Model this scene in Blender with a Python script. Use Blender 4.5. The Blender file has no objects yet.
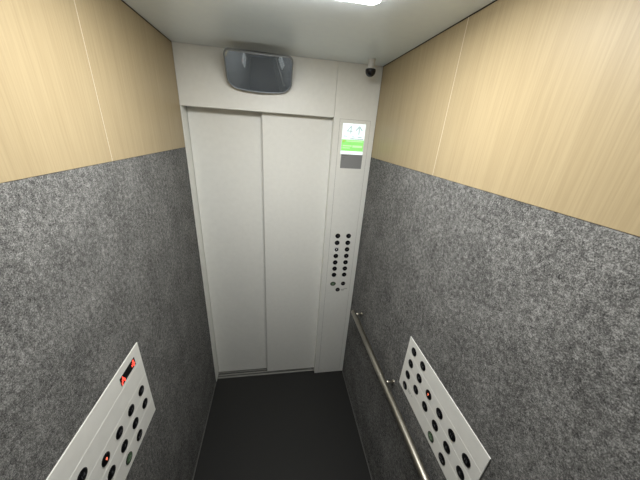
import bpy, bmesh, math
from mathutils import Matrix, Vector, Euler

C = bpy.context.scene.collection
S = bpy.context.scene
W, H, ZB = 1.0734, 2.30, 1.826       # cabin width, height, felt / wood border
YR = -2.10                            # rear wall

# ------------------------------------------------------------------ materials
def nodes(name):
    m = bpy.data.materials.new(name); m.use_nodes = True
    nt = m.node_tree
    return m, nt, nt.nodes['Principled BSDF']

def plain(name, col, rough=0.5, metal=0.0, spec=0.5, emit=None, es=0.0, noise=0.0, nscale=60, coat=0.0):
    m, nt, b = nodes(name)
    b.inputs['Roughness'].default_value = rough
    b.inputs['Metallic'].default_value = metal
    b.inputs['Specular IOR Level'].default_value = spec
    b.inputs['Coat Weight'].default_value = coat
    b.inputs['Base Color'].default_value = (*col, 1)
    if noise:
        tc = nt.nodes.new('ShaderNodeTexCoord')
        n = nt.nodes.new('ShaderNodeTexNoise'); n.inputs['Scale'].default_value = nscale; n.inputs['Detail'].default_value = 4
        nt.links.new(tc.outputs['Object'], n.inputs['Vector'])
        r = nt.nodes.new('ShaderNodeValToRGB')
        r.color_ramp.elements[0].position = 0.3; r.color_ramp.elements[1].position = 0.7
        r.color_ramp.elements[0].color = (*[c * (1 - noise) for c in col], 1)
        r.color_ramp.elements[1].color = (*[min(1, c * (1 + noise)) for c in col], 1)
        nt.links.new(n.outputs['Fac'], r.inputs['Fac'])
        nt.links.new(r.outputs['Color'], b.inputs['Base Color'])
    if emit:
        b.inputs['Emission Color'].default_value = (*emit, 1)
        b.inputs['Emission Strength'].default_value = es
    return m

def wood_mat():
    m, nt, b = nodes('maple_laminate')
    N, L = nt.nodes, nt.links
    tc = N.new('ShaderNodeTexCoord')
    mp = N.new('ShaderNodeMapping'); mp.inputs['Scale'].default_value = (1, 1, 0.022)
    L.new(tc.outputs['Object'], mp.inputs['Vector'])
    def noi(scale, detail, src=mp):
        n = N.new('ShaderNodeTexNoise'); n.inputs['Scale'].default_value = scale
        n.inputs['Detail'].default_value = detail; n.inputs['Roughness'].default_value = 0.6
        L.new(src.outputs[0], n.inputs['Vector']); return n
    fine = noi(230, 3); broad = noi(28, 2)
    r1 = N.new('ShaderNodeValToRGB')
    r1.color_ramp.elements[0].position = 0.33; r1.color_ramp.elements[1].position = 0.62
    r1.color_ramp.elements[0].color = (0.378, 0.298, 0.176, 1)
    r1.color_ramp.elements[1].color = (0.43, 0.343, 0.206, 1)
    L.new(fine.outputs['Fac'], r1.inputs['Fac'])
    r2 = N.new('ShaderNodeValToRGB')
    r2.color_ramp.elements[0].position = 0.35; r2.color_ramp.elements[1].position = 0.65
    r2.color_ramp.elements[0].color = (0.955, 0.95, 0.94, 1)
    r2.color_ramp.elements[1].color = (1, 1, 1, 1)
    L.new(broad.outputs['Fac'], r2.inputs['Fac'])
    mx = N.new('ShaderNodeMix'); mx.data_type = 'RGBA'; mx.blend_type = 'MULTIPLY'; mx.inputs[0].default_value = 1
    L.new(r1.outputs['Color'], mx.inputs[6]); L.new(r2.outputs['Color'], mx.inputs[7])
    L.new(mx.outputs[2], b.inputs['Base Color'])
    b.inputs['Roughness'].default_value = 0.42
    b.inputs['Specular IOR Level'].default_value = 0.3
    bp = N.new('ShaderNodeBump'); bp.inputs['Strength'].default_value = 0.05; bp.inputs['Distance'].default_value = 0.001
    L.new(fine.outputs['Fac'], bp.inputs['Height']); L.new(bp.outputs['Normal'], b.inputs['Normal'])
    return m

def felt_mat():
    m, nt, b = nodes('grey_pressed_felt')
    N, L = nt.nodes, nt.links
    tc = N.new('ShaderNodeTexCoord')
    def noi(scale, detail, rough, dist=0.0):
        n = N.new('ShaderNodeTexNoise'); n.inputs['Scale'].default_value = scale
        n.inputs['Detail'].default_value = detail; n.inputs['Roughness'].default_value = rough
        n.inputs['Distortion'].default_value = dist
        L.new(tc.outputs['Object'], n.inputs['Vector']); return n
    a = noi(70, 7, 0.85, 0.2); f = noi(330, 4, 0.8, 0.3); g = noi(9, 2, 0.5)
    def mth(op, x, y):
        q = N.new('ShaderNodeMath'); q.operation = op
        for i, v in enumerate((x, y)):
            if isinstance(v, (int, float)): q.inputs[i].default_value = v
            else: L.new(v, q.inputs[i])
        return q.outputs[0]
    s = mth('ADD', mth('MULTIPLY', a.outputs['Fac'], 0.42), mth('MULTIPLY', f.outputs['Fac'], 0.50))
    s = mth('ADD', s, mth('MULTIPLY', g.outputs['Fac'], 0.08))
    r = N.new('ShaderNodeValToRGB')
    e = r.color_ramp.elements
    e[0].position = 0.40; e[0].color = (0.032, 0.032, 0.032, 1)
    e[1].position = 0.60; e[1].color = (0.40, 0.40, 0.39, 1)
    k = e.new(0.50); k.color = (0.145, 0.145, 0.142, 1)
    L.new(s, r.inputs['Fac']); L.new(r.outputs['Color'], b.inputs['Base Color'])
    b.inputs['Roughness'].default_value = 0.95
    b.inputs['Specular IOR Level'].default_value = 0.0
    bp = N.new('ShaderNodeBump'); bp.inputs['Strength'].default_value = 0.35; bp.inputs['Distance'].default_value = 0.0015
    L.new(s, bp.inputs['Height']); L.new(bp.outputs['Normal'], b.inputs['Normal'])
    return m

M = {
    'wood': wood_mat(), 'felt': felt_mat(),
    'paint': plain('warm_grey_painted_steel', (0.84, 0.845, 0.805), 0.42, noise=0.02, nscale=40),
    'paint_edge': plain('painted_steel_edge', (0.58, 0.58, 0.56), 0.4),
    'ceil': plain('pale_grey_ceiling', (0.84, 0.93, 1.0), 0.17, noise=0.015, nscale=30),
    'floor': plain('charcoal_vinyl_floor', (0.0205, 0.0205, 0.020), 0.6, spec=0.3, noise=0.35, nscale=420),
    'alu': plain('brushed_aluminium_sill', (0.30, 0.30, 0.28), 0.4, 0.5),
    'steel': plain('satin_stainless_steel', (0.52, 0.49, 0.43), 0.33, 1.0),
    'plate': plain('satin_plate', (0.86, 0.86, 0.82), 0.45, 0.0, noise=0.03, nscale=25),
    'ridge': plain('plate_ridge', (0.92, 0.92, 0.88), 0.35, 0.1),
    'cream': plain('cream_joint', (0.70, 0.62, 0.48), 0.4),
    'black': plain('gloss_black_plastic', (0.004, 0.004, 0.005), 0.35, spec=0.12),
    'dark': plain('dark_gap', (0.02, 0.02, 0.022), 0.6),
    'seam': plain('grey_seam_line', (0.40, 0.40, 0.38), 0.5),
    'digit': plain('grey_numeral', (0.10, 0.10, 0.11), 0.5),
    'green': plain('green_button_face', (0.055, 0.10, 0.050), 0.4),
    'greenmark': plain('pale_green_mark', (0.30, 0.42, 0.30), 0.5),
    'redlit': plain('lit_red_numeral', (0.5, 0.08, 0.04), 0.4, emit=(1, 0.22, 0.12), es=1.6),
    'whitelit': plain('lit_white_numeral', (0.6, 0.6, 0.6), 0.4, emit=(1, 1, 0.97), es=0.55),
    'ledred': plain('red_led_dots', (0.5, 0.03, 0.02), 0.4, emit=(1, 0.07, 0.045), es=2.4),
    'screen': plain('lit_white_screen', (0.1, 0.1, 0.1), 0.25, emit=(0.88, 1.0, 0.97), es=1.25),
    'screengreen': plain('lit_green_screen_band', (0.1, 0.1, 0.1), 0.25, emit=(0.32, 0.96, 0.20), es=0.92),
    'screenlime': plain('lit_lime_screen_band', (0.1, 0.1, 0.1), 0.25, emit=(0.62, 1.0, 0.48), es=1.0),
    'screenink': plain('pale_screen_lettering', (0.1, 0.1, 0.1), 0.25, emit=(0.50, 0.64, 0.62), es=1.0),
    'screenline': plain('dark_screen_line', (0.1, 0.1, 0.1), 0.25, emit=(0.30, 0.40, 0.42), es=1.0),
    'lcd': plain('grey_unlit_display', (0.27, 0.275, 0.28), 0.35),
    'ink': plain('dark_grey_print', (0.20, 0.20, 0.20), 0.6),
    'inkpale': plain('grey_print', (0.33, 0.33, 0.31), 0.6),
    'mirror': plain('tinted_mirror', (0.56, 0.64, 0.73), 0.05, 0.80),
    'rim': plain('grey_mirror_rim', (0.30, 0.32, 0.34), 0.35, 0.3),
    'shell': plain('dark_mirror_shell', (0.05, 0.055, 0.065), 0.5),
    'white': plain('white_plastic', (0.62, 0.62, 0.60), 0.45),
    'dome': plain('smoked_dome', (0.006, 0.007, 0.012), 0.12),
    'rear': plain('dark_rear_panel', (0.20, 0.21, 0.22), 0.4),
    'lens': plain('lit_downlight_lens', (0.8, 0.8, 0.8), 0.4, emit=(1.0, 0.995, 0.965), es=26.5),
    'trimgrey': plain('grey_floor_edge', (0.14, 0.14, 0.133), 0.5),
}

# ------------------------------------------------------------------ mesh helpers
def new(): return bmesh.new()

def add_box(bm, lo, hi, mi=0, bevel=0.0, seg=2):
    r = bmesh.ops.create_cube(bm, size=1.0)
    c = [(a + b) / 2 for a, b in zip(lo, hi)]; s = [abs(b - a) for a, b in zip(lo, hi)]
    bmesh.ops.transform(bm, matrix=Matrix.Translation(c) @ Matrix.Diagonal((*s, 1)), verts=r['verts'])
    fs = {f for v in r['verts'] for f in v.link_faces}
    for f in fs: f.material_index = mi
    if bevel:
        es = {e for v in r['verts'] for e in v.link_edges}
        q = bmesh.ops.bevel(bm, geom=list(es), offset=bevel, segments=seg, affect='EDGES', profile=0.5)
        for f in q['faces']: f.material_index = mi

def add_lathe(bm, prof, mtx=Matrix.Identity(4), n=40, mi=0, sx=1.0, sy=1.0):
    """profile of (radius, height) turned about local z."""
    rings = []
    for r, h in prof:
        if r < 1e-7: rings.append([bm.verts.new(mtx @ Vector((0, 0, h)))])
        else: rings.append([bm.verts.new(mtx @ Vector((r * sx * math.cos(2 * math.pi * k / n), r * sy * math.sin(2 * math.pi * k / n), h))) for k in range(n)])
    for a, b in zip(rings, rings[1:]):
        for k in range(n):
            j = (k + 1) % n
            if len(a) == 1 and len(b) == 1: continue
            if len(a) == 1: f = bm.faces.new((a[0], b[j], b[k])) if False else bm.faces.new((a[0], b[k], b[j]))
            elif len(b) == 1: f = bm.faces.new((a[k], a[j], b[0]))
            else: f = bm.faces.new((a[k], a[j], b[j], b[k]))
            f.material_index = mi; f.smooth = True

def add_tube(bm, pts, rad, n=24, mi=0):
    pts = [Vector(p) for p in pts]
    prev = None; u = None
    rings = []
    for i, p in enumerate(pts):
        d = (pts[min(i + 1, len(pts) - 1)] - pts[max(i - 1, 0)]).normalized()
        if u is None:
            u = d.orthogonal().normalized()
        else:
            u = (u - d * u.dot(d)).normalized()
        v = d.cross(u)
        rings.append([bm.verts.new(p + rad * (u * math.cos(2 * math.pi * k / n) + v * math.sin(2 * math.pi * k / n))) for k in range(n)])
    for a, b in zip(rings, rings[1:]):
        for k in range(n):
            f = bm.faces.new((a[k], a[(k + 1) % n], b[(k + 1) % n], b[k])); f.smooth = True; f.material_index = mi
    for r in (rings[0], rings[-1]):
        f = bm.faces.new(r); f.material_index = mi

def add_text(bm, body, size, x, y, z, mi=0, thick=0.0, bold=0.0):
    cu = bpy.data.curves.new('lettering', 'FONT')
    cu.body = body; cu.size = size; cu.align_x = 'CENTER'; cu.align_y = 'CENTER'
    cu.extrude = 0.0002; cu.offset = bold; cu.resolution_u = 3
    o = bpy.data.objects.new('lettering', cu); C.objects.link(o)
    bpy.context.view_layer.update()
    me = bpy.data.meshes.new_from_object(o.evaluated_get(bpy.context.evaluated_depsgraph_get()))
    bpy.data.objects.remove(o); bpy.data.curves.remove(cu)
    n0 = len(bm.verts); f0 = len(bm.faces)
    bm.from_mesh(me); bm.verts.ensure_lookup_table(); bm.faces.ensure_lookup_table()
    for v in bm.verts[n0:]: v.co += Vector((x, y, z))
    for f in bm.faces[f0:]: f.material_index = mi
    bpy.data.meshes.remove(me)

def stroke(bm, a, b, w, z, mi=0):
    a, b = Vector(a), Vector(b); d = (b - a).normalized(); n = Vector((-d.y, d.x)) * w / 2
    lo = [bm.verts.new((q.x, q.y, z)) for q in (a + n, a - n, b - n, b + n)]
    hi = [bm.verts.new((q.x, q.y, z + 0.0003)) for q in (a + n, a - n, b - n, b + n)]
    bm.faces.new(hi); bm.faces.new(lo[::-1])
    for k in range(4): bm.faces.new((lo[k], lo[(k + 1) % 4], hi[(k + 1) % 4], hi[k]))

def obj(name, bm, mats, parent=None, recalc=True):
    if recalc: bmesh.ops.recalc_face_normals(bm, faces=bm.faces)
    me = bpy.data.meshes.new(name); bm.to_mesh(me); bm.free()
    for m in (mats if isinstance(mats, (list, tuple)) else [mats]): me.materials.append(m)
    o = bpy.data.objects.new(name, me); C.objects.link(o)
    if parent: o.parent = parent
    return o

def boxobj(name, lo, hi, mat, parent=None, bevel=0.0):
    bm = new(); add_box(bm, lo, hi, 0, bevel); return obj(name, bm, mat, parent)

def struct(o): o['kind'] = 'structure'; return o

def thing(name, label, cat, mtx, group=None):
    o = bpy.data.objects.new(name, None); C.objects.link(o); o.empty_display_size = 0.05
    o.matrix_world = mtx; o['label'] = label; o['category'] = cat
    if group: o['group'] = group
    return o

def copy_part(o, parent, loc):
    c = o.copy(); C.objects.link(c); c.parent = parent; c.location = loc; return c

# local panel frames: x = viewer's right, y = up, z = out of the wall
def frame(origin, right, up, out):
    m = Matrix.Identity(4)
    for i, v in enumerate((right, up, out)):
        for k in range(3): m[k][i] = v[k]
    for k in range(3): m[k][3] = origin[k]
    return m

# ------------------------------------------------------------------ setting
struct(boxobj('floor', (0, YR, -0.04), (W, 0.026, 0), M['floor']))

bm = new(); add_box(bm, (-0.05, YR - 0.05, H + 0.012), (W + 0.05, 0.14, H + 0.06), 1)
add_box(bm, (0.0045, YR + 0.0045, H), (W - 0.0045, -0.004, H + 0.014), 0, 0.002)
struct(obj('ceiling', bm, [M['ceil'], M['trimgrey']]))

YS = -0.69                            # joint between two wood panels
for side, x0, d in (('left', 0.0, -1), ('right', W, 1)):
    w = struct(boxobj('wall_' + side, (x0 + d * 0.014, YR - 0.05, -0.04), (x0 + d * 0.05, 0.14, H + 0.02), M['dark']))
    def slab(name, y0, y1, z0, z1, t, mat, bev=0.0008):
        xs = sorted((x0 + d * 0.0142, x0 - d * t))
        return boxobj(name, (xs[0], y0, z0), (xs[1], y1, z1), mat, w, bev)
    slab('felt_panel', YR, -0.0005, 0.0005, ZB - 0.001, 0.0, M['felt'])
    slab('wood_panel', YS + 0.0009, -0.0005, ZB, H - 0.0005, 0.0008, M['wood'])
    slab('wood_panel', -1.52, YS - 0.0009, ZB, H - 0.0005, 0.0008, M['wood'])
    slab('wood_panel', YR, -1.5228, ZB, H - 0.0005, 0.0008, M['wood'])
    slab('joint_strip', YS - 0.0008, YS + 0.0008, ZB, H - 0.0005, 0.0012, M['cream'], 0.0)
    bm = new()
    xs = sorted((x0 - d * 0.0003, x0 - d * 0.0055))
    add_box(bm, (xs[0], YR + 0.006, 0.0002), (xs[1], -0.001, 0.007), 0, 0.0015)
    struct(obj('baseboard_' + side, bm, M['trimgrey']))

# rear wall behind the viewer, seen only in the round-cornered mirror
w = struct(boxobj('wall_rear', (-0.05, YR - 0.05, -0.04), (W + 0.05, YR - 0.006, H + 0.02), M['dark']))
boxobj('steel_panel', (0.001, YR - 0.007, 0.0), (W - 0.001, YR, H - 0.001), M['rear'], w, 0.001)

# front wall: header and slim jamb (bent sheet), panel column on the right
XO, XC, ZH = 0.0065, 0.821, 2.031     # opening left / right, header underside
bm = new()
add_box(bm, (0.0004, 0, ZH), (XC - 0.0012, 0.046, H + 0.01), 0, 0.0015)
add_box(bm, (0.0004, 0, 0.0), (XO, 0.028, ZH - 0.0005), 0, 0.0015)
add_box(bm, (0.0004, 0.026, 0.0), (XO - 0.001, 0.13, ZH), 0, 0.0)
w = struct(obj('wall_front', bm, M['paint']))
boxobj('column_panel', (XC, 0, 0.0), (W - 0.0006, 0.046, H + 0.01), M['paint'], w, 0.0015)
struct(boxobj('wall_landing', (-0.02, 0.135, -0.05), (W + 0.02, 0.16, H), M['dark']))

# door sill with guide grooves
bm = new()
add_box(bm, (0.001, 0.0275, -0.02), (W - 0.001, 0.134, -0.009), 1)
for a, b in ((0.0275, 0.043), (0.053, 0.066), (0.078, 0.093), (0.103, 0.134)):
    add_box(bm, (0.001, a, -0.0095), (W - 0.001, b, 0.0012), 0, 0.0012)
struct(obj('trim_1', bm, [M['alu'], M['dark']]))

# two sliding leaves, the left one running deeper
def leaf(n, x0, x1, y0, y1):
    bm = new()
    add_box(bm, (x0, y0, 0.009), (x1, y1, 2.10), 0, 0.003, 3)
    d = struct(obj('door_%d' % n, bm, M['paint']))
    return d
d1 = leaf(1, XO + 0.001, 0.44, 0.084, 0.112)
d2 = leaf(2, 0.414, 0.90, 0.050, 0.076)
boxobj('edge_strip', (0.4125, 0.0485, 0.009), (0.4165, 0.0765, 2.10), M['paint_edge'], d2, 0.001)

# ------------------------------------------------------------------ buttons
_cache = {}
def button_mesh(text, style, r, numsize):
    """round push button in the panel frame, origin at its centre on the plate"""
    key = (text, style, r)
    if key in _cache: return _cache[key]
    bm = new()
    sx = 1.25 if style == 'oval' else 1.0
    face = 1 if style in ('green', 'oval') else 0
    # collar ring, groove and domed face
    add_lathe(bm, [(r, 0.0), (r, 0.0016), (r * 0.95, 0.0022), (r * 0.90, 0.0022), (r * 0.88, 0.0012)], n=36, mi=0, sx=sx)
    add_lathe(bm, [(r * 0.88, 0.0012), (r * 0.87, 0.0026), (r * 0.80, 0.0031), (r * 0.4, 0.0032), (0, 0.0032)], n=36, mi=face, sx=sx)
    mi = {'plain': 2, 'green': 2, 'oval': 2, 'red': 2, 'white': 2}[style]
    if style == 'white':
        add_lathe(bm, [(r * 0.93, 0.0023), (r * 0.93, 0.0030), (r * 0.82, 0.0036), (r * 0.82, 0.0031)], n=36, mi=2)
    z = 0.0033
    if text == 'open':     # two triangles apart from a bar
        for s in (-1, 1):
            vs = [bm.verts.new((s * q[0] * r, q[1] * r, z + 0.0002)) for q in ((0.62, 0), (0.2, 0.34), (0.2, -0.34))]
            f = bm.faces.new(vs); f.material_index = mi
        add_box(bm, (-0.05 * r, -0.4 * r, z), (0.05 * r, 0.4 * r, z + 0.0003), mi)
    elif text == 'close':
        for s in (-1, 1):
            vs = [bm.verts.new((s * q[0] * r, q[1] * r, z + 0.0002)) for q in ((0.12, 0), (0.55, 0.34), (0.55, -0.34))]
            f = bm.faces.new(vs); f.material_index = mi
        add_box(bm, (-0.04 * r, -0.4 * r, z), (0.04 * r, 0.4 * r, z + 0.0003), mi)
    elif text == 'bell':
        add_lathe(bm, [(r * 0.42, 0.0), (r * 0.36, 0.0), (r * 0.36, 0.0003), (r * 0.42, 0.0003)], Matrix.Translation((0, -0.18 * r, z)), 20, mi)
        add_lathe(bm, [(r * 0.30, 0.0002), (0, 0.0002)], Matrix.Translation((0, 0.05 * r, z)), 20, mi, sy=1.3)
        add_box(bm, (-0.45 * r, -0.34 * r, z), (0.45 * r, -0.24 * r, z + 0.0003), mi)
    elif text:
        add_text(bm, text, numsize, 0, 0, z, mi, bold=0.0002)
    bmesh.ops.recalc_face_normals(bm, faces=bm.faces)
    me = bpy.data.meshes.new('button'); bm.to_mesh(me); bm.free()
    mark = {'plain': 'digit', 'green': 'greenmark', 'oval': 'greenmark', 'red': 'redlit', 'white': 'whitelit'}[style]
    for k in ('black', 'green', mark): me.materials.append(M[k])
    _cache[key] = me
    return me

def button(parent, text, style, x, y, z, r, numsize, label=None):
    o = bpy.data.objects.new('button', button_mesh(text, style, r, numsize)); C.objects.link(o)
    o.parent = parent; o.location = (x, y, z)
    if label: o['label'] = label
    return o

# ------------------------------------------------------------------ front operating panel on the column
F = frame((0, 0, 0), (1, 0, 0), (0, 0, 1), (0, -1, 0))
cop = thing('elevator_control_panel', 'tall grey front control panel beside the sliding door, with lit screen and two button columns', 'control panel', F)
bm = new(); add_box(bm, (0.857, 0.03, 0.0001), (1.040, 2.026, 0.0018), 0, 0.0006)
add_box(bm, (0.8553, 0.0285, 0.0001), (0.8416 + 0.2, 2.0275, 0.0005), 1)
obj('faceplate', bm, [M['paint'], M['seam']], cop)
Z0 = 0.0018
bm = new(); add_box(bm, (0.877, 1.836, Z0), (1.013, 2.006, Z0 + 0.0012), 0)
scr = obj('display_screen', bm, M['screen'], cop); scr['label'] = 'lit white and green screen showing 4 and an up arrow'
zs = Z0 + 0.00125
bm = new()
stroke(bm, (0.927, 1.951), (0.927, 1.995), 0.0065, zs)
stroke(bm, (0.9275, 1.994), (0.904, 1.9645), 0.006, zs)
stroke(bm, (0.902, 1.965), (0.938, 1.965), 0.006, zs)
obj('floor_numeral', bm, M['screenink'], scr)
bm = new()                                            # up arrow, outlined strokes
stroke(bm, (0.977, 1.948), (0.977, 1.993), 0.008, zs)
stroke(bm, (0.977, 1.994), (0.957, 1.969), 0.008, zs)
stroke(bm, (0.977, 1.994), (0.997, 1.969), 0.008, zs)
obj('up_arrow', bm, M['screenink'], scr)
for a, b, y in ((0.884, 0.908, 1.937), (0.936, 0.954, 1.935), (0.970, 0.998, 1.935)):
    bm = new(); stroke(bm, (a, y), (b, y), 0.006, zs)
    obj('small_lettering', bm, M['screenink'], scr)
bm = new(); stroke(bm, (0.926, 1.9245), (1.009, 1.9245), 0.0045, zs)
obj('divider_line', bm, M['screenline'], scr)
bm = new(); add_box(bm, (0.8772, 1.855, Z0 + 0.0008), (1.0128, 1.919, zs + 0.0001), 0)
gb = obj('green_band', bm, M['screengreen'], scr)
bm = new()
for a, b, y, w in ((0.905, 1.006, 1.911, 0.006), (0.885, 0.940, 1.884, 0.007), (0.945, 1.006, 1.882, 0.012), (0.885, 0.93, 1.872, 0.005)):
    stroke(bm, (a, y), (b, y), w, zs + 0.0002)
obj('band_lettering', bm, M['screenlime'], scr)
bm = new(); add_lathe(bm, [(0.008, 0), (0.008, 0.0003), (0, 0.0003)], Matrix.Translation((0.889, 1.910, zs + 0.0002)), 20)
obj('band_icon', bm, plain('lit_yellow_green_icon', (0.1, 0.1, 0.1), 0.3, emit=(0.45, 0.80, 0.10), es=0.9), scr)
bm = new(); add_box(bm, (0.881, 1.753, Z0), (1.015, 1.8352, Z0 + 0.0011), 0)
lcd = obj('information_plate', bm, M['lcd'], cop)
bm = new()
for a, b, y, w in ((0.886, 0.922, 1.8275, 0.0045), (0.886, 0.908, 1.816, 0.003), (0.886, 0.902, 1.806, 0.003)):
    stroke(bm, (a, y), (b, y), w, Z0 + 0.0012)
obj('plate_lettering', bm, M['ink'], lcd)
n = 14
for row in range(7):                                   # top row 13 14 ... bottom row 1 2
    z = 1.3005 - row * 0.0513
    for col, x in enumerate((0.9095, 0.986)):
        t = str(13 - 2 * row + col)
        lit = t == '9'
        button(cop, t, 'white' if lit else 'plain', x, z, Z0, 0.0170, 0.013 if lit else 0.015, 'round button with a lit white ring' if lit else None)
button(cop, 'open', 'oval', 0.9085, 0.916, Z0, 0.0168, 0.012, 'green oval door open button')
button(cop, 'close', 'plain', 0.986, 0.9155, Z0, 0.0165, 0.012)
button(cop, 'bell', 'plain', 0.949, 0.863, Z0, 0.0165, 0.012)
bm = new()
for a, b in (((0.976, 0.8615), (1.003, 0.868)), ((1.000, 0.868), (1.022, 0.8705)), ((0.978, 0.854), (0.998, 0.858))):
    stroke(bm, a, b, 0.004, Z0 + 0.0001)
obj('printed_mark', bm, M['inkpale'], cop)

# ------------------------------------------------------------------ low panels on both side walls
def low_panel(name, label, mtx, width, z0, z1, rows, lit, with_display):
    """rows: heights of the (top, middle, lower, bottom) button rows; local x runs 0..width from the viewer's left"""
    p = thing(name, label, 'control panel', mtx, 'low accessible control panels')
    bm = new(); T = 0.004
    add_box(bm, (0, z0, 0.0002), (width, z1, T), 0, 0.0016, 2)
    ys = [(rows[k] + rows[k + 1]) / 2 for k in range(3)]
    if with_display: ys.append(rows[0] + 0.041)
    for y in ys: add_box(bm, (0.003, y - 0.0011, T - 0.001), (width - 0.003, y + 0.0011, T + 0.0005), 1)
    obj('faceplate', bm, [M['plate'], M['ridge']], p)
    off = 0.049; st = 0.0717
    cx = [off + st * k for k in range(6)]
    r = 0.0178
    def b(t, k, row, style='plain', lab=None): button(p, t, style, cx[k], rows[row], T, r, 0.015, lab)
    b('13', 0, 0); b('14', 1, 0)
    for k in range(6):
        t = str(7 + k)
        b(t, k, 1, 'red' if t == lit else 'plain', 'round button with a lit red numeral' if t == lit else None)
        b(str(1 + k), k, 2)
    b('bell', 0, 3); b('open', 3, 3, 'green', 'green door open button'); b('close', 4, 3)
    bm = new()
    for a, c, y in ((cx[0] + 0.026, cx[0] + 0.052, rows[3] + 0.012), (cx[0] + 0.056, cx[0] + 0.064, rows[3] + 0.010), (cx[0] + 0.026, cx[0] + 0.046, rows[3] + 0.003)):
        stroke(bm, (a, y), (c, y), 0.003, T + 0.0001)
    obj('printed_mark', bm, M['inkpale'], p)
    if with_display:
        bm = new(); add_box(bm, (0.330, 1.1555, T), (0.4195, 1.1875, T + 0.0012), 0, 0.0005)
        dsp = obj('digit_display', bm, M['black'], p); dsp['label'] = 'black dot matrix window with red up arrow and figure 4'
        pitch = 0.0039
        glyph4 = ['..##.', '..##.', '.#.#.', '#..#.', '#####', '...#.', '...#.']
        arrow = ['..#..', '..#..', '.###.', '.#.#.', '##.##', '#...#', '#...#']
        for nm, g, ox in (('lit_arrow', arrow, 0.3335), ('lit_numeral', glyph4, 0.3965)):
            bm = new()
            for j, line in enumerate(g):
                for i, ch in enumerate(line):
                    if ch == '#':
                        x = ox + i * pitch; y = 1.1840 - j * pitch
                        add_box(bm, (x, y - pitch, T + 0.0010), (x + pitch, y, T + 0.0016), 0)
            bmesh.ops.remove_doubles(bm, verts=bm.verts, dist=1e-5)
            obj(nm, bm, M['ledred'], dsp)
    return p

LP = frame((0.0, -1.2635, 0), (0, 1, 0), (0, 0, 1), (1, 0, 0))
low_panel('elevator_control_panel', 'low wide button panel with red digit window on the left felt wall', LP, 0.4585, 0.856, 1.2175,
          (1.101, 1.034, 0.9655, 0.898), '9', True)
RP = frame((W, -0.8055, 0), (0, -1, 0), (0, 0, 1), (-1, 0, 0))
low_panel('elevator_control_panel', 'low wide button panel without digit window on the right felt wall above the handrail', RP, 0.459, 0.8775, 1.1575,
          (1.117, 1.049, 0.982, 0.9155), '9', False)

# ------------------------------------------------------------------ handrail
HR = frame((W - 0.0535, -0.2, 0.816), (1, 0, 0), (0, 1, 0), (0, 0, 1)) @ Matrix.Rotation(math.radians(-0.6), 4, 'X')
rail = thing('handrail', 'round brushed steel handrail on brackets along the right felt wall', 'handrail', HR)
bm = new(); R = 0.0165
pts = [(0, -0.012, 0), (0, -0.6, 0), (0, -1.2, 0), (0, -1.70, 0)]
add_tube(bm, pts, R, 32)
bar = obj('bar', bm, M['steel'], rail)
for y, s in ((-0.012, 1), (-1.70, -1)):
    bm = new()
    mt = Matrix.Translation((0, y, 0)) @ Matrix.Rotation(-s * math.pi / 2, 4, 'X')
    add_lathe(bm, [(R, -0.001), (R, 0.004), (R * 0.8, 0.0085), (R * 0.4, 0.0105), (0, 0.011)], mt, 32)
    obj('end_cap', bm, M['steel'], rail)
for y in (-0.036, -0.562, -1.088, -1.614):
    bm = new()
    add_tube(bm, [(0.004, y, 0.002), (0.03, y, 0.0), (0.0505, y, -0.001)], 0.0075, 20)
    mt = Matrix.Translation((0.0533, y, -0.001)) @ Matrix.Rotation(-math.pi / 2, 4, 'Y')
    add_lathe(bm, [(0.011, 0.0), (0.011, 0.003), (0.0095, 0.0042), (0.006, 0.0046)], mt, 28)
    obj('bracket', bm, M['steel'], rail)

# ------------------------------------------------------------------ convex mirror above the door
mir = thing('convex_mirror', 'wide dark convex mirror with rounded corners above the sliding door under the ceiling', 'mirror',
            Matrix.Translation((0.4135, -0.068, 2.2045)) @ Matrix.Rotation(math.radians(2), 4, 'Z') @ Matrix.Rotation(math.radians(38.3), 4, 'X') @ frame((0, 0, 0), (1, 0, 0), (0, 0, 1), (0, -1, 0)))
MW, MH = 0.324, 0.178
def rr_outline(w, h, rt, rb, n=10, bow=0.0):
    """rounded rectangle, larger radii below, with the bottom edge bowed downwards"""
    pts = []
    for cx, cy, r, a0 in ((w / 2 - rt, h / 2 - rt, rt, 0), (-w / 2 + rt, h / 2 - rt, rt, 90), (-w / 2 + rb, -h / 2 + rb, rb, 180), (w / 2 - rb, -h / 2 + rb, rb, 270)):
        for k in range(n + 1):
            a = math.radians(a0 + 90 * k / n)
            pts.append((cx + r * math.cos(a), cy + r * math.sin(a)))
    # subdivide long straight edges so the bow is smooth
    out = []
    for i, p in enumerate(pts):
        q = pts[(i + 1) % len(pts)]
        out.append(p)
        L = math.dist(p, q); m = int(L / 0.012)
        for k in range(1, m): out.append((p[0] + (q[0] - p[0]) * k / m, p[1] + (q[1] - p[1]) * k / m))
    return [(x, y + (-bow if y < 0 else bow * 0.5) * (1 - (2 * x / w) ** 2)) for x, y in out]
out = rr_outline(MW, MH, 0.028, 0.050, bow=0.006)
def bulge(x, y, amt=0.0265): return amt * (1 - 0.72 * (2 * x / MW) ** 2 - 0.28 * (2 * y / MH) ** 2)
def ringset(bm, specs, mi, smooth=True, cap=False):
    rings = [[bm.verts.new((x * s, y * s2, zf(x * s, y * s2))) for x, y in out] for s, s2, zf in specs]
    N = len(out)
    for a, b in zip(rings, rings[1:]):
        for k in range(N):
            f = bm.faces.new((a[k], a[(k + 1) % N], b[(k + 1) % N], b[k])); f.material_index = mi; f.smooth = smooth
    return rings
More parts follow.
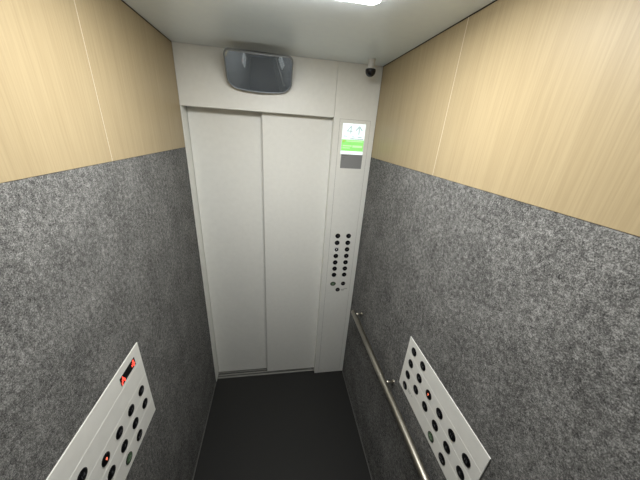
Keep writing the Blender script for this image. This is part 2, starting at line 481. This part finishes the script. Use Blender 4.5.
# glass
bm = new()
specs = [(s, s, lambda x, y: bulge(x, y)) for s in (0.965, 0.85, 0.7, 0.55, 0.4, 0.25, 0.1)]
rings = ringset(bm, specs, 0)
c = bm.verts.new((0, 0, bulge(0, 0)))
for k in range(len(out)):
    f = bm.faces.new((rings[-1][k], rings[-1][(k + 1) % len(out)], c)); f.smooth = True
obj('mirror_glass', bm, M['mirror'], mir)
# rim: raised lip around the glass
bm = new()
ringset(bm, [(0.957, 0.945, lambda x, y: bulge(x, y) - 0.001), (0.960, 0.950, lambda x, y: bulge(x, y) + 0.0035), (0.985, 0.975, lambda x, y: bulge(x, y) + 0.004),
             (1.0, 1.0, lambda x, y: bulge(x, y) + 0.001), (1.0, 1.0, lambda x, y: bulge(x, y) - 0.008), (0.985, 0.985, lambda x, y: bulge(x, y) - 0.012)], 0)
obj('rim', bm, M['rim'], mir)
# back shell tapering towards the wall
bm = new()
rings = ringset(bm, [(0.992, 0.992, lambda x, y: bulge(x, y) - 0.007), (0.97, 0.97, lambda x, y: bulge(x, y) * 0.5 - 0.012), (0.88, 0.86, lambda x, y: -0.017)], 0)
f = bm.faces.new(rings[-1][::-1])
obj('back_shell', bm, M['shell'], mir)
inv = mir.matrix_world.inverted()
for x in (0.33, 0.49):                                # two short arms to the header plate
    a = inv @ Vector((x, -0.0005, 2.19)); b = inv @ Vector((x, -0.05, 2.195))
    bm = new(); add_tube(bm, [a, b], 0.008, 16)
    obj('wall_bracket', bm, M['shell'], mir)

# ------------------------------------------------------------------ ceiling camera
cam_t = thing('security_camera', 'small white security camera with black dome on the ceiling above the control panel', 'camera', Matrix.Translation((0.967, -0.115, H)) @ Matrix.Diagonal((1.1, 1.1, 1.0, 1.0)))
bm = new(); add_lathe(bm, [(0, 0), (0.017, 0), (0.017, -0.003), (0.0150, -0.005), (0.0145, -0.040), (0.016, -0.043), (0, -0.043)], n=32)
obj('stem', bm, M['white'], cam_t)
bm = new(); add_lathe(bm, [(0, -0.0415), (0.0225, -0.0415), (0.0235, -0.045), (0.0235, -0.052), (0.021, -0.062), (0.015, -0.070), (0.008, -0.0745), (0, -0.0755)], n=32)
obj('dome', bm, M['dome'], cam_t)

# ------------------------------------------------------------------ ceiling light panel
lamp = thing('ceiling_light', 'square flat white light panel on the ceiling, its corner glowing at the top edge', 'ceiling light', Matrix.Translation((W / 2, -0.917, H)) @ Matrix.Diagonal((1, 0.85, 1, 1)))
LH = 0.25                                              # half side
def rounded_square(h, r, z, n=6):
    p = []
    for cx, cy, a0 in ((h - r, h - r, 0), (r - h, h - r, 90), (r - h, r - h, 180), (h - r, r - h, 270)):
        for k in range(n + 1):
            a = math.radians(a0 + 90 * k / n); p.append((cx + r * math.cos(a), cy + r * math.sin(a), z))
    return p
bm = new()
rings = [[bm.verts.new(q) for q in rounded_square(*a)] for a in ((LH, 0.03, -0.0005), (LH, 0.03, -0.0045), (LH - 0.004, 0.028, -0.0065), (LH - 0.012, 0.022, -0.0065))]
for a, b in zip(rings, rings[1:]):
    for k in range(len(a)): bm.faces.new((a[k], a[(k + 1) % len(a)], b[(k + 1) % len(a)], b[k]))
obj('frame', bm, M['white'], lamp)
bm = new()
rings = [[bm.verts.new(q) for q in rounded_square(*a)] for a in ((LH - 0.0125, 0.022, -0.003), (LH - 0.014, 0.022, -0.016), (LH - 0.022, 0.02, -0.021), (LH - 0.06, 0.02, -0.023))]
for a, b in zip(rings, rings[1:]):
    for k in range(len(a)): bm.faces.new((a[k], a[(k + 1) % len(a)], b[(k + 1) % len(a)], b[k]))
bm.faces.new(rings[-1])
obj('diffuser', bm, M['lens'], lamp)

# ------------------------------------------------------------------ world, camera, view
wd = bpy.data.worlds.new('World'); S.world = wd; wd.use_nodes = True
wd.node_tree.nodes['Background'].inputs['Color'].default_value = (0.01, 0.01, 0.01, 1)
wd.node_tree.nodes['Background'].inputs['Strength'].default_value = 0.2

yaw, pitch, roll = 0.181520625, -0.396828289, 0.0692979700
cy, sy, cp, sp = math.cos(yaw), math.sin(yaw), math.cos(pitch), math.sin(pitch)
f = Vector((sy * cp, cy * cp, sp)); r = Vector((cy, -sy, 0)); u = r.cross(f)
r2 = r * math.cos(roll) + u * math.sin(roll); u2 = -r * math.sin(roll) + u * math.cos(roll)
cd = bpy.data.cameras.new('Camera'); cd.sensor_width = 36; cd.lens = 256.694 / 640 * 36; cd.clip_start = 0.02
co = bpy.data.objects.new('Camera', cd); C.objects.link(co)
co.matrix_world = frame((0.49533, -1.594494, 1.948587), r2, u2, -f)
S.camera = co
S.view_settings.view_transform = 'Standard'; S.view_settings.look = 'None'
S.view_settings.exposure = 0.0; S.view_settings.gamma = 1.0
S.view_settings.use_curve_mapping = False
